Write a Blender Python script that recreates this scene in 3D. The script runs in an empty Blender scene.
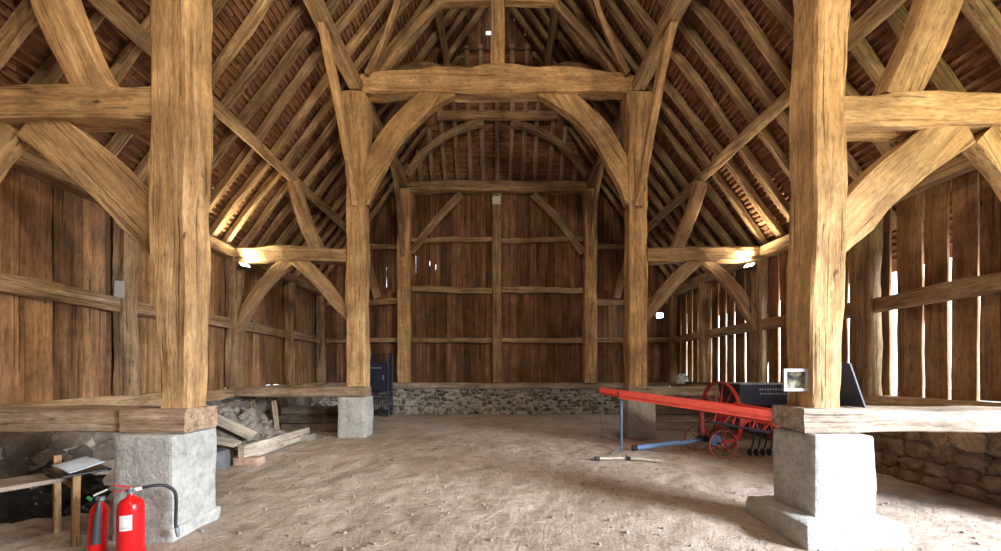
import bpy, bmesh, math, random
from mathutils import Vector, Matrix, noise
V = Vector
R = random.Random(11)
PI = math.pi
SC = bpy.context.scene
COL = SC.collection
F, VX, VY, CZ = 380.0, 497.0, 371.0, 1.62          # focal length in pixels, vanishing point, eye height

# ------------------------------------------------------------------ helpers
def nz(x, y=0.0, z=0.0):
    return noise.noise(V((x, y, z)))

def fz(x, y):                                       # height of the earth floor
    t = min(1, max(0, (y-3.6)/5.0))
    h = .15*t*t*(3-2*t)
    h += .035*nz(x*.7, y*.7, 3.1) + .022*nz(x*2.1, y*2.1, 8.2) + .012*nz(x*5.5, y*5.5, 1.7)
    return h

def mesh_obj(name, verts, faces, mats, parent=None, mi=None, smooth=False, loc=None):
    me = bpy.data.meshes.new(name)
    me.from_pydata([tuple(v) for v in verts], [], faces)
    for m in (mats if isinstance(mats, (list, tuple)) else [mats]):
        me.materials.append(m)
    if mi:
        me.polygons.foreach_set('material_index', mi)
    if smooth:
        me.polygons.foreach_set('use_smooth', [True]*len(me.polygons))
    me.update()
    o = bpy.data.objects.new(name, me)
    COL.objects.link(o)
    if loc is not None:
        o.location = loc
    if parent is not None:
        o.parent = parent
    return o

class MB:
    """collects solids into one mesh"""
    def __init__(s):
        s.v, s.f, s.m = [], [], []
    def add(s, verts, faces, m=0):
        b = len(s.v)
        s.v += [V(q) for q in verts]
        s.f += [tuple(b+i for i in f) for f in faces]
        s.m += [m]*len(faces)
    def box(s, c, d, rot=None, m=0, bev=0.0):
        hx, hy, hz = d[0]/2, d[1]/2, d[2]/2
        if bev <= 0:
            vs = [V((x, y, z)) for x in (-hx, hx) for y in (-hy, hy) for z in (-hz, hz)]
            fs = [(0,1,3,2), (4,6,7,5), (0,4,5,1), (2,3,7,6), (0,2,6,4), (1,5,7,3)]
        else:
            bm = bmesh.new()
            bmesh.ops.create_cube(bm, size=1)
            bmesh.ops.scale(bm, vec=d, verts=bm.verts)
            bmesh.ops.bevel(bm, geom=list(bm.edges), offset=bev, segments=2, profile=.5, affect='EDGES')
            bm.verts.index_update()
            vs = [v.co.copy() for v in bm.verts]
            fs = [tuple(v.index for v in f.verts) for f in bm.faces]
            bm.free()
        if rot is not None:
            vs = [rot @ v for v in vs]
        s.add([v + V(c) for v in vs], fs, m)
    def tube(s, pts, r, n=10, m=0, closed=False):
        pts = [V(p) for p in pts]
        k = len(pts)
        rs = r if isinstance(r, (list, tuple)) else [r]*k
        vs, fs = [], []
        prev = None
        for i, p in enumerate(pts):
            if closed:
                t = pts[(i+1) % k]-pts[i-1]
            else:
                t = pts[min(i+1, k-1)]-pts[max(i-1, 0)]
            t.normalize()
            if prev is None:
                a = V((0, 0, 1)) if abs(t.z) < .9 else V((1, 0, 0))
            else:
                a = prev
            u = (a-t*a.dot(t)).normalized()
            w = t.cross(u)
            prev = u
            for j in range(n):
                q = 2*PI*j/n
                vs.append(p+(u*math.cos(q)+w*math.sin(q))*rs[i])
        for i in range(k if closed else k-1):
            for j in range(n):
                a, b = i*n+j, i*n+(j+1) % n
                i2 = (i+1) % k
                fs.append((a, b, i2*n+(j+1) % n, i2*n+j))
        if not closed:
            fs.append(tuple(range(n))[::-1])
            fs.append(tuple(range((k-1)*n, k*n)))
        s.add(vs, fs, m)
    def lathe(s, prof, c=(0, 0, 0), n=28, m=0, rot=None):
        vs, fs = [], []
        for (r, z) in prof:
            for j in range(n):
                q = 2*PI*j/n
                p = V((r*math.cos(q), r*math.sin(q), z))
                if rot is not None:
                    p = rot @ p
                vs.append(p+V(c))
        for i in range(len(prof)-1):
            for j in range(n):
                fs.append((i*n+j, i*n+(j+1) % n, (i+1)*n+(j+1) % n, (i+1)*n+j))
        fs.append(tuple(range(n))[::-1])
        k = len(prof)-1
        fs.append(tuple(range(k*n, k*n+n)))
        s.add(vs, fs, m)
    def build(s, name, mats, parent=None, smooth=False, loc=None):
        return mesh_obj(name, s.v, s.f, mats, parent, s.m, smooth, loc)

def tag(o, label, cat, group=None):
    o['label'] = label
    o['category'] = cat
    if group:
        o['group'] = group
    return o

def struct(o):
    o['kind'] = 'structure'
    return o

def empty(name, loc, label, cat, rz=0.0, group=None):
    o = bpy.data.objects.new(name, None)
    COL.objects.link(o)
    o.location = loc
    o.rotation_euler = (0, 0, rz)
    o.empty_display_size = .2
    return tag(o, label, cat, group)

def line(p0, p1, n=None, bow=(0, 0, 0)):
    p0, p1, bow = V(p0), V(p1), V(bow)
    n = n or max(4, min(40, int((p1-p0).length/.16)))
    return [p0.lerp(p1, i/n)+bow*(4*(i/n)*(1-i/n)) for i in range(n+1)]

def bez(p0, pc, p1, n=14):
    p0, pc, p1 = V(p0), V(pc), V(p1)
    out = []
    for i in range(n+1):
        t = i/n
        out.append(p0*(1-t)**2+pc*2*t*(1-t)+p1*t*t)
    return out

SEED = [0]
def timber(name, path, w, h, side, mat, label=None, cat='beam', rough=.012, prof=None, cham=.12, group=None, parent=None):
    """a hand-hewn timber swept along path; w lies along side, h across it; own frame with X along the grain"""
    SEED[0] += 1
    sd = SEED[0]*7.31
    path = [V(p) for p in path]
    side = V(side).normalized()
    X = (path[-1]-path[0]).normalized()
    Yv = (side-X*side.dot(X)).normalized()
    Zv = X.cross(Yv)
    M = Matrix((X, Yv, Zv)).transposed()
    inv = M.transposed()
    org = path[0]
    n = len(path)
    vs, fs = [], []
    K = 16
    L = 0.0
    for i, p in enumerate(path):
        if i:
            L += (p-path[i-1]).length
        t = i/(n-1)
        T = (path[min(i+1, n-1)]-path[max(i-1, 0)]).normalized()
        S = (side-T*side.dot(T)).normalized()
        U = T.cross(S)
        W, H, oS, oU = w, h, 0, 0
        if prof:
            W, H, oS, oU = prof(t)
        a, b = W/2, H/2
        c = min(a, b)*cham*2*(.55+.9*abs(nz(L*.8, sd)))
        ring = []
        for (sx, sy, fl) in ((1, -1, 0), (1, 1, 1), (-1, 1, 0), (-1, -1, 1)):
            # chamfered corner plus two points on the face that follows
            if fl == 0:
                q1, q2 = (sx*(a-c), sy*b), (sx*a, sy*(b-c))
            else:
                q1, q2 = (sx*a, sy*(b-c)), (sx*(a-c), sy*b)
            ring.append((q1, q2))
        pts = []
        for k in range(4):
            q1, q2 = ring[k]
            r1 = ring[(k+1) % 4][0]
            pts += [q1, q2]
            for e in (.33, .67):
                pts.append((q2[0]+(r1[0]-q2[0])*e, q2[1]+(r1[1]-q2[1])*e))
        for k, (s_, u_) in enumerate(pts):
            d = 1.3*rough*(1.5*nz(L*1.1, k*.35, sd)+.9*nz(L*3.3, k*.8, sd+4))
            l_ = math.hypot(s_, u_) or 1
            s2 = s_*(1+d/l_)+rough*1.6*nz(L*.9, sd, 2.2)
            u2 = u_*(1+d/l_)+rough*1.6*nz(L*.9, sd, 7.7)
            wp = p+S*(s2+oS)+U*(u2+oU)
            vs.append(inv @ (wp-org))
    for i in range(n-1):
        for k in range(K):
            fs.append((i*K+k, i*K+(k+1) % K, (i+1)*K+(k+1) % K, (i+1)*K+k))
    fs.append(tuple(range(K))[::-1])
    fs.append(tuple(range((n-1)*K, n*K)))
    o = mesh_obj(name, vs, fs, mat, parent)
    Mx = M.to_4x4()
    Mx.translation = org
    o.matrix_world = Mx
    if label:
        tag(o, label, cat, group)
    return o

# ------------------------------------------------------------------ materials
def newmat(name):
    m = bpy.data.materials.new(name)
    m.use_nodes = True
    nt = m.node_tree
    b = nt.nodes['Principled BSDF']
    return m, nt, b

def N(nt, typ, **kw):
    n = nt.nodes.new(typ)
    for k, v in kw.items():
        setattr(n, k, v)
    return n

def ramp(nt, src, stops):
    r = nt.nodes.new('ShaderNodeValToRGB')
    el = r.color_ramp.elements
    while len(el) < len(stops):
        el.new(.5)
    for e, (p, c) in zip(el, stops):
        e.position = p
        e.color = (c, c, c, 1) if isinstance(c, (int, float)) else (c[0], c[1], c[2], 1)
    nt.links.new(src, r.inputs[0])
    return r.outputs[0]

def mixc(nt, fac, a, b, mode='MIX'):
    m = nt.nodes.new('ShaderNodeMix')
    m.data_type = 'RGBA'
    m.blend_type = mode
    for i, s in ((0, fac), (6, a), (7, b)):
        if isinstance(s, (int, float)):
            m.inputs[i].default_value = s
        elif isinstance(s, (tuple, list)):
            m.inputs[i].default_value = (s[0], s[1], s[2], 1)
        else:
            nt.links.new(s, m.inputs[i])
    return m.outputs[2]

def tex_noise(nt, vec, scale, detail=5, rough=.6):
    t = nt.nodes.new('ShaderNodeTexNoise')
    t.inputs['Scale'].default_value = scale
    t.inputs['Detail'].default_value = detail
    t.inputs['Roughness'].default_value = rough
    nt.links.new(vec, t.inputs['Vector'])
    return t.outputs['Fac']

def mapping(nt, vec, scale):
    m = nt.nodes.new('ShaderNodeMapping')
    m.inputs['Scale'].default_value = scale
    nt.links.new(vec, m.inputs['Vector'])
    return m.outputs[0]

def add_bump(nt, b, h, strength=.5, dist=.02):
    bp = nt.nodes.new('ShaderNodeBump')
    bp.inputs['Strength'].default_value = strength
    bp.inputs['Distance'].default_value = dist
    nt.links.new(h, bp.inputs['Height'])
    nt.links.new(bp.outputs[0], b.inputs['Normal'])

def math2(nt, op, a, b):
    m = nt.nodes.new('ShaderNodeMath')
    m.operation = op
    for i, s in ((0, a), (1, b)):
        if isinstance(s, (int, float)):
            m.inputs[i].default_value = s
        else:
            nt.links.new(s, m.inputs[i])
    return m.outputs[0]

def wood(name, dark, mid, light, grain='X', rnd='OBJ', var=.35, bump=.8, rough=.85, k=1.0):
    m, nt, b = newmat(name)
    tc = nt.nodes.new('ShaderNodeTexCoord')
    vec = tc.outputs['Object']
    src = None
    if rnd == 'OBJ':
        oi = nt.nodes.new('ShaderNodeObjectInfo')
        src = oi.outputs['Random']
    else:
        g = nt.nodes.new('ShaderNodeNewGeometry')
        src = g.outputs['Random Per Island']
    # shift the pattern so that neighbours differ
    va = nt.nodes.new('ShaderNodeVectorMath')
    va.operation = 'ADD'
    cmb = nt.nodes.new('ShaderNodeCombineXYZ')
    sh = math2(nt, 'MULTIPLY', src, 37.0)
    for i in range(3):
        nt.links.new(sh, cmb.inputs[i])
    nt.links.new(vec, va.inputs[0])
    nt.links.new(cmb.outputs[0], va.inputs[1])
    vec = va.outputs[0]
    ax = {'X': (0.9, 13, 13), 'Y': (13, 0.9, 13), 'Z': (13, 13, 0.9)}[grain]
    ax2 = {'X': (0.45, 34, 34), 'Y': (34, .45, 34), 'Z': (34, 34, .45)}[grain]
    g1 = tex_noise(nt, mapping(nt, vec, tuple(q*k for q in ax)), 1.0, 6, .65)
    g2 = tex_noise(nt, mapping(nt, vec, tuple(q*k for q in ax2)), 1.0, 3, .5)
    blot = tex_noise(nt, vec, 1.7, 4, .6)
    fine = tex_noise(nt, mapping(nt, vec, tuple(q*k for q in {'X': (9, 40, 40), 'Y': (40, 9, 40), 'Z': (40, 40, 9)}[grain])), 1.0, 6, .75)
    c1 = ramp(nt, g1, [(.30, dark), (.5, mid), (.70, light)])
    c1 = mixc(nt, 1.0, c1, ramp(nt, fine, [(.30, .55), (.5, 1.0), (.72, 1.28)]), 'MULTIPLY')
    spots = tex_noise(nt, mapping(nt, vec, {'X': (5, 15, 15), 'Y': (15, 5, 15), 'Z': (15, 15, 5)}[grain]), 1.0, 3, .5)
    c1 = mixc(nt, 1.0, c1, ramp(nt, spots, [(.24, .3), (.31, 1.0)]), 'MULTIPLY')
    bl = ramp(nt, blot, [(.3, .58), (.7, 1.15)])
    c2 = mixc(nt, 1.0, c1, bl, 'MULTIPLY')
    crack = ramp(nt, g2, [(.30, 0.38), (.39, 1.0)])
    c3 = mixc(nt, 1.0, c2, crack, 'MULTIPLY')
    hsv = nt.nodes.new('ShaderNodeHueSaturation')
    val = math2(nt, 'ADD', math2(nt, 'MULTIPLY', src, var), 1-var/2)
    nt.links.new(val, hsv.inputs['Value'])
    nt.links.new(c3, hsv.inputs['Color'])
    nt.links.new(hsv.outputs[0], b.inputs['Base Color'])
    b.inputs['Roughness'].default_value = rough
    b.inputs['Specular IOR Level'].default_value = .25
    hh = math2(nt, 'ADD', math2(nt, 'ADD', math2(nt, 'MULTIPLY', g1, .6), math2(nt, 'MULTIPLY', fine, .35)), math2(nt, 'MULTIPLY', crack, .4))
    add_bump(nt, b, hh, bump, .025)
    return m

def plain(name, col, rough=.5, metal=0.0, noise_amt=.12, scale=8.0, spec=.5):
    m, nt, b = newmat(name)
    tc = nt.nodes.new('ShaderNodeTexCoord')
    n = tex_noise(nt, tc.outputs['Object'], scale, 5, .6)
    lo = tuple(c*(1-noise_amt) for c in col)
    hi = tuple(min(1, c*(1+noise_amt)) for c in col)
    nt.links.new(ramp(nt, n, [(.3, lo), (.7, hi)]), b.inputs['Base Color'])
    b.inputs['Roughness'].default_value = rough
    b.inputs['Metallic'].default_value = metal
    b.inputs['Specular IOR Level'].default_value = spec
    return m

def stone(name, a, bcol, c, scale=6.0, bump=.8, rnd=False, pit=True):
    m, nt, b = newmat(name)
    tc = nt.nodes.new('ShaderNodeTexCoord')
    vec = tc.outputs['Object']
    n1 = tex_noise(nt, vec, scale, 8, .65)
    n2 = tex_noise(nt, vec, scale*4.5, 6, .7)
    col = ramp(nt, n1, [(.3, a), (.5, bcol), (.72, c)])
    sp = ramp(nt, n2, [(.3, .7), (.55, 1.05)])
    col = mixc(nt, 1.0, col, sp, 'MULTIPLY')
    if rnd:
        g = nt.nodes.new('ShaderNodeNewGeometry')
        rr = ramp(nt, g.outputs['Random Per Island'], rnd)
        col = mixc(nt, 1.0, col, rr, 'MULTIPLY')
    nt.links.new(col, b.inputs['Base Color'])
    b.inputs['Roughness'].default_value = .92
    b.inputs['Specular IOR Level'].default_value = .2
    add_bump(nt, b, math2(nt, 'ADD', n1, math2(nt, 'MULTIPLY', n2, .6)), bump, .03)
    return m

M_OAK = wood('oak_post', (.34, .195, .09), (.58, .362, .178), (.74, .515, .29), var=.25)
M_BEAM = wood('oak_beam', (.22, .135, .07), (.42, .275, .15), (.59, .42, .25), var=.35)
M_RAFT = wood('oak_rafter', (.19, .115, .06), (.38, .25, .135), (.58, .415, .25), var=.6)
M_OLD = wood('grey_oak', (.24, .185, .14), (.43, .345, .275), (.58, .49, .41), var=.3)
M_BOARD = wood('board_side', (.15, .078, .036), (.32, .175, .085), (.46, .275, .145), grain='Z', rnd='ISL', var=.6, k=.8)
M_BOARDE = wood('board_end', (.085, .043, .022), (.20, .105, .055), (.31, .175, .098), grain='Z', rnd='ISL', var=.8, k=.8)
M_PALE = wood('pale_plank', (.36, .31, .24), (.56, .50, .41), (.70, .64, .55), var=.2)
M_PINE = wood('pine_leg', (.34, .20, .09), (.50, .31, .15), (.62, .42, .23), var=.2, k=2.0)
M_PLINTH = stone('plinth_stone', (.34, .34, .33), (.49, .49, .475), (.59, .59, .575), 4.0, .9)
M_RUB = stone('flint_rubble', (.22, .20, .19), (.42, .40, .38), (.60, .58, .56), 5.0, .8, rnd=[(0, (.28, .26, .26)), (.4, (.62, .58, .55)), (.75, (1.1, 1.08, 1.05))])
M_RUBB = stone('brown_rubble', (.12, .085, .06), (.26, .19, .135), (.42, .33, .25), 4.0, .9, rnd=[(0, (.55, .5, .48)), (1, (1.15, 1.05, .95))])
M_PAD = wood('worn_oak', (.27, .175, .11), (.46, .325, .22), (.61, .46, .34), var=.2)
M_RUBL = stone('dark_rubble', (.11, .095, .085), (.21, .185, .165), (.34, .30, .27), 3.0, 1.0, rnd=[(0, (.5, .48, .48)), (.6, (1, .95, .9)), (1, (1.5, 1.4, 1.3))])
M_MORTL = stone('old_mortar', (.22, .19, .16), (.42, .375, .33), (.58, .53, .48), 3.5, 1.0)
M_MORT = stone('lime_mortar', (.34, .31, .28), (.50, .47, .43), (.62, .59, .55), 7.0, .9)
M_MORTB = stone('earth_mortar', (.12, .085, .06), (.21, .155, .11), (.33, .26, .20), 7.0, .9)
M_RED = plain('red_paint', (.48, .045, .04), .38, 0, .25, 6)
M_RED2 = plain('orange_red_paint', (.88, .11, .08), .45, 0, .18, 5)
M_EXT = plain('gloss_red', (.72, .012, .015), .22, 0, .04, 5)
M_BLACK = plain('black_rubber', (.018, .018, .022), .5, 0, .2, 9)
M_TARP = plain('black_plastic', (.012, .012, .014), .32, 0, .3, 7)
M_NAVY = plain('navy_paint', (.018, .022, .05), .45, 0, .3, 6)
M_BLUE = plain('blue_paint', (.17, .32, .66), .5, 0, .25, 5)
M_STEEL = plain('grey_steel', (.30, .33, .38), .45, .6, .2, 9)
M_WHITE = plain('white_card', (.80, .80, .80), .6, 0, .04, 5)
M_PAPER = plain('blue_white_paper', (.70, .80, .95), .7, 0, .06, 9)
M_BAG = plain('pale_blue_plastic', (.68, .78, .88), .5, 0, .15, 9)
M_BRICK = stone('old_brick', (.42, .26, .20), (.55, .37, .29), (.66, .49, .41), 8.0, .6)
M_HOUSING = plain('lamp_housing', (.05, .05, .05), .5, .2, .1, 9)
M_GREEN = plain('green_tag', (.05, .30, .12), .5, 0, .1, 9)

def emis(name, col, st):
    m, nt, b = newmat(name)
    b.inputs['Base Color'].default_value = (.9, .9, .85, 1)
    b.inputs['Emission Color'].default_value = (col[0], col[1], col[2], 1)
    b.inputs['Emission Strength'].default_value = st
    return m
M_LENS = emis('lamp_lens', (1, .93, .62), 9)
M_LENSW = emis('led_lens', (.85, 1, .93), 25)

# clay tiles, seen from below
M_TILE, nt, b = newmat('clay_tile')
g = nt.nodes.new('ShaderNodeNewGeometry')
tc = nt.nodes.new('ShaderNodeTexCoord')
c = ramp(nt, g.outputs['Random Per Island'], [(0, (.22, .098, .046)), (.4, (.30, .138, .066)), (.75, (.36, .172, .085)), (1, (.42, .22, .12))])
n_ = tex_noise(nt, tc.outputs['Object'], 9, 6, .65)
c = mixc(nt, 1.0, c, ramp(nt, n_, [(.3, .6), (.7, 1.15)]), 'MULTIPLY')
nt.links.new(c, b.inputs['Base Color'])
b.inputs['Roughness'].default_value = .9
b.inputs['Specular IOR Level'].default_value = .2
add_bump(nt, b, n_, .4, .01)
M_LATH = wood('tile_lath', (.16, .08, .042), (.31, .165, .095), (.43, .25, .15), grain='Y', rnd='ISL', var=.4)
M_LATHX = wood('tile_lath_hip', (.16, .08, .042), (.31, .165, .095), (.43, .25, .15), grain='X', rnd='ISL', var=.6)

# earth floor
M_FLOOR, nt, b = newmat('earth_floor')
tc = nt.nodes.new('ShaderNodeTexCoord')
v = tc.outputs['Object']
n1 = tex_noise(nt, v, .55, 5, .6)
n2 = tex_noise(nt, v, 3.2, 8, .68)
n3 = tex_noise(nt, v, 26, 6, .72)
c = ramp(nt, n1, [(.32, (.40, .325, .27)), (.52, (.53, .445, .38)), (.72, (.62, .54, .475))])
c = mixc(nt, 1.0, c, ramp(nt, n2, [(.28, (.66, .64, .62)), (.5, (1, 1, 1)), (.72, (1.16, 1.14, 1.12))]), 'MULTIPLY')
c = mixc(nt, 1.0, c, ramp(nt, n3, [(.30, (.42, .39, .37)), (.44, (.95, .95, .95)), (.70, (1.2, 1.18, 1.16))]), 'MULTIPLY')
nt.links.new(c, b.inputs['Base Color'])
b.inputs['Roughness'].default_value = .95
b.inputs['Specular IOR Level'].default_value = .15
add_bump(nt, b, math2(nt, 'ADD', n2, math2(nt, 'MULTIPLY', n3, .5)), .9, .05)
M_GRASS = plain('yard_gravel', (.34, .33, .28), .95, 0, .3, 2)

# small photograph on the post
M_PIC, nt, b = newmat('picture_print')
tc = nt.nodes.new('ShaderNodeTexCoord')
n1 = tex_noise(nt, tc.outputs['Object'], 11, 3, .5)
nt.links.new(ramp(nt, n1, [(.38, (.015, .015, .02)), (.48, (.07, .065, .06)), (.58, (.20, .18, .08)), (.68, (.30, .32, .38))]), b.inputs['Base Color'])
b.inputs['Roughness'].default_value = .8
b.inputs['Specular IOR Level'].default_value = .1

# ------------------------------------------------------------------ the setting: floor, walls, roof
AW = 6.10          # inner face of the aisle boards
D1, D2, D3 = 3.90, 8.62, 13.05      # centre lines of the three frames (D3: inside of the end wall boards)
YB = -6.0
RIDGE, SL = 12.53, 1.342
def zr(x):
    return RIDGE-SL*abs(x)
HY, HZ, HK = 13.12, 8.05, .576      # hip plane: z-HZ = (HY-y)/HK
def hip_y(z):
    return HY-HK*(z-HZ)
GZ = 11.3
def ymax(x):
    z = zr(x)
    if z < HZ: return 13.2
    return hip_y(min(z, GZ))

# floor
def steps(a, b, f0, f1, fine, coarse):
    out, q = [], a
    while q < b:
        out.append(q)
        q += fine if f0 <= q < f1 else coarse
    return out+[b]
xs = steps(-6.6, 6.6, -4.8, 5.6, .04, .12)
ys = steps(YB-.3, 13.6, 3.0, 8.0, .035, .13)
vs, fs = [], []
for y in ys:
    for x in xs:
        z = fz(x, y)
        if y > 2.5:
            q = .5+.5*nz(x*.8, y*.8, 9.9)
            z += .006*nz(x*8, y*8, 5.5)+q*.009*nz(x*17, y*17, .3)+q*.008*nz(x*29, y*29, 2.3)
        vs.append((x, y, z))
nx = len(xs)
for j in range(len(ys)-1):
    for i in range(nx-1):
        a = j*nx+i
        fs.append((a, a+1, a+nx+1, a+nx))
struct(mesh_obj('floor', vs, fs, M_FLOOR, smooth=True))
mb = MB()
mb.box((0, 3.5, -.35), (90, 90, .3))
struct(mb.build('ground', M_GRASS))

# boarded walls ------------------------------------------------------
def board(mb, O, U, Nn, u0, u1, z0, z1, th, seed, wob=.006, n=None, bev=0):
    """one sawn board with wavering edges; O + U*u + N*d"""
    n = n or max(3, int((z1-z0)/.3))
    vs, fs = [], []
    off = .012*nz(seed*3.3)
    for i in range(n+1):
        z = z0+(z1-z0)*i/n
        e0 = u0+wob*(1.6*nz(z*1.3, seed*5.1)+nz(z*4, seed*5.1))
        e1 = u1+wob*(1.6*nz(z*1.3, seed*5.1+9)+nz(z*4, seed*5.1+9))
        w = off+.010*nz(z*.6, seed*2.2)
        for (u, d) in ((e0, w), (e1, w+.004*nz(seed)), (e1, w+th), (e0, w+th)):
            p = O+U*u+Nn*d
            vs.append((p.x, p.y, z))
    for i in range(n):
        for k in range(4):
            fs.append((i*4+k, i*4+(k+1) % 4, i*4+4+(k+1) % 4, i*4+4+k))
    fs.append((3, 2, 1, 0))
    fs.append((n*4, n*4+1, n*4+2, n*4+3))
    mb.add(vs, fs)

# left aisle wall: close-set boards with cover boards outside, a few chinks of daylight
mb = MB()
O, U, Nn = V((-AW, 0, 0)), V((0, 1, 0)), V((-1, 0, 0))
u = YB
k = 0
while u < 13.3:
    w = R.uniform(.24, .38)
    g = R.uniform(.006, .016)
    z0 = 1.19+(R.uniform(.03, .07) if R.random() < .35 else 0)
    board(mb, O, U, Nn, u, u+w, z0, 4.22, .03, k+.3)
    # cover board behind the joint, stopping short here and there
    top, bot = 4.22, (1.24 if R.random() < .5 else R.uniform(1.3, 1.75))
    board(mb, O-V((.045, 0, 0)), U, Nn, u+w-.05, u+w+g+.05, bot, top, .02, k+.7)
    u += w+g
    k += 1
struct(mb.build('wall_left', M_BOARD))

# right aisle wall: gaping boards; the wagon doorway is open in the near bay
DY0, DY1, DZ = -1.2, 3.65, 4.1
mb = MB()
O, Nn = V((AW, 0, 0)), V((1, 0, 0))
u = YB
k = 200
special = [4.26, 4.60, 4.94, 5.28, 5.60, 5.94, 6.16]
while u < 13.3:
    w = R.uniform(.25, .36)
    g = R.uniform(.022, .04)
    if R.random() < .2: g += .02
    if u > 7 and R.random() < .15: g = .008
    if u > 7.5: g += .025
    if abs(u+w-5.95) < .17: g = .11
    if not (u+w > DY0 and u < DY1):
        board(mb, O, U, Nn, u, u+w, 1.20+R.uniform(.02, .05), 4.22, .03, k+.3, .011)
    u += w+g
    k += 1
struct(mb.build('wall_right', M_BOARD))

# end wall, boarded up to the tie beam and, in the aisles, up to the roof slope
mb = MB()
O, U, Nn = V((0, D3, 0)), V((1, 0, 0)), V((0, 1, 0))
u = -6.2
k = 400
holes = [(-2.76, 6.35, 7.1), (-2.78, 5.0, 5.6), (-2.4, 5.25, 5.4), (-3.85, 4.5, 5.2), (2.55, 3.7, 3.85), (-2.1, 5.1, 5.3)]
while u < 6.2:
    w = R.uniform(.15, .25)
    g = R.uniform(.004, .013)
    xm = u+w/2
    top = 8.0 if abs(xm) < 3.15 else zr(xm)+.05
    top = max(top, 4.3)
    brk = R.uniform(4.25, 4.5)
    board(mb, O, U, Nn, u, u+w, 1.12, min(brk, top), .028, k+.3, .004)
    if top > brk:
        board(mb, O, U, Nn, u+R.uniform(0, .004), u+w-R.uniform(0, .004), brk+.004, top, .028, k+.6, .004)
    a, z_ = u+w+g/2, 1.12
    segs = [(1.12, top)]
    for (hx, h0, h1) in holes:
        if abs(hx-a) < .11:
            segs = [(1.12, h0), (h1, top)]
    for (s0, s1) in segs:
        if s1 > s0+.1:
            board(mb, O+V((0, .04, 0)), U, Nn, a-.05, a+.05, s0, s1, .02, k+.9, .003)
    u += w+g
    k += 1
for sx in (-1, 1):
    vs = []
    for (x_, dz) in ((6.6, -.12), (2.9, -.12), (2.9, .20), (6.6, .20)):
        vs += [(sx*x_, D3+.06, zr(x_)+dz), (sx*x_, D3+.09, zr(x_)+dz)]
    mb.add(vs, [(0, 2, 4, 6), (1, 7, 5, 3), (0, 1, 3, 2), (4, 5, 7, 6), (2, 3, 5, 4), (0, 6, 7, 1)])
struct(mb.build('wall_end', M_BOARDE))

# wall behind the viewer
mb = MB()
O, Nn = V((0, YB, 0)), V((0, -1, 0))
u = -6.2
while u < 6.2:
    top = zr(u+.2)-.1
    board(mb, O, U, Nn, u, u+.405, 0.0, top, .03, k+.3, .002, 6)
    u += .4
    k += 1
struct(mb.build('wall_rear', M_BOARDE))

# small boarded gablet over the hip, with a chink of light
mb = MB()
gy = hip_y(GZ)
hw = (RIDGE-GZ)/SL+.22
for i in range(14):
    x0, x1 = -hw+2*hw*i/14, -hw+2*hw*(i+1)/14+.005
    zt = max(max(zr(x0), zr(x1))+.12, GZ-.05)
    if x0 < -.28 < x1:
        mb.box(((x0+x1)/2, gy+.02, (GZ-.15+11.58)/2), (x1-x0, .025, 11.58-GZ+.15))
        mb.box(((x0+x1)/2, gy+.02, (11.70+zt)/2), (x1-x0, .025, zt-11.70))
    else:
        mb.box(((x0+x1)/2, gy+.02, (GZ-.15+zt)/2), (x1-x0, .025, zt-GZ+.15))
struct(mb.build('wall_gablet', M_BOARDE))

# stone dwarf walls ---------------------------------------------------
def rough_stone(mb, c, d, seed, m=0, n=2):
    bm = bmesh.new()
    bmesh.ops.create_icosphere(bm, subdivisions=n, radius=1)
    for v in bm.verts:
        q = v.co.copy()
        s = 1+.35*nz(q.x*1.3+seed, q.y*1.3, q.z*1.3)+.12*nz(q.x*3.1, q.y*3.1+seed, q.z*3.1)
        mx = max(abs(q.x), abs(q.y), abs(q.z))
        q = q*(.55+.45/mx)*s*.92
        v.co = V((q.x*d[0]/2, q.y*d[1]/2, q.z*d[2]/2))
    bm.verts.index_update()
    a = Matrix.Rotation(.25*math.sin(seed*9), 3, 'Y') @ Matrix.Rotation(.2*math.sin(seed*5), 3, 'X')
    mb.add([a @ v.co+V(c) for v in bm.verts], [tuple(v.index for v in f.verts) for f in bm.faces], m)
    bm.free()

# end wall plinth of flints in lime mortar
mb = MB()
mb.box((0, 13.14, .50), (12.6, .50, 1.06), m=1)
zc, s = .13, 0
while zc < 1.0:
    h = R.uniform(.085, .15)
    x = -6.1+R.uniform(0, .1)
    while x < 6.1:
        w = R.uniform(.10, .26)
        if R.random() < .88:
            rough_stone(mb, (x+w/2, 12.90+R.uniform(-.01, .03), zc+h/2+R.uniform(-.02, .02)), (w*1.02, .20, h*.98), s*.77, 0, 2 if abs(x) < 4.2 else 1)
        x += w*.97
        s += 1
    zc += h*.92
struct(mb.build('wall_end_plinth', [M_RUB, M_MORT]))
def side_plinth(name, sx, y0, y1, m0, m1, big):
    global s
    mb = MB()
    mb.box((sx*6.14, (y0+y1)/2, .48), (.42, y1-y0, 1.08), m=1)
    zc = 0.02
    while zc < .98:
        h = R.uniform(.15, .28)*big
        h = min(h, 1.02-zc)
        y = y0+.05
        while y < y1-.1:
            w = R.uniform(.18, .45)*big
            rough_stone(mb, (sx*5.95, y+w/2, zc+h/2), (.22, w*1.08, h*1.1), s*.77, 0, 3)
            y += w*.97
            s += 1
        zc += h*.95
    return struct(mb.build(name, [m0, m1]))
side_plinth('wall_left_plinth', -1, 2.4, 12.7, M_RUBL, M_MORTL, 1.5)
side_plinth('wall_right_plinth', 1, 3.7, 12.7, M_RUBB, M_MORTB, 1.0)
mb = MB()
mb.box((-6.1, (YB+2.4)/2, .5), (.5, 2.4-YB, 1.1), m=0)
struct(mb.build('wall_left_base', M_MORTB))
mb = MB()
mb.box((6.1, (YB+DY0)/2, .5), (.5, DY0-YB, 1.1), m=0)
struct(mb.build('wall_right_base', M_MORTB))

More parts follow.
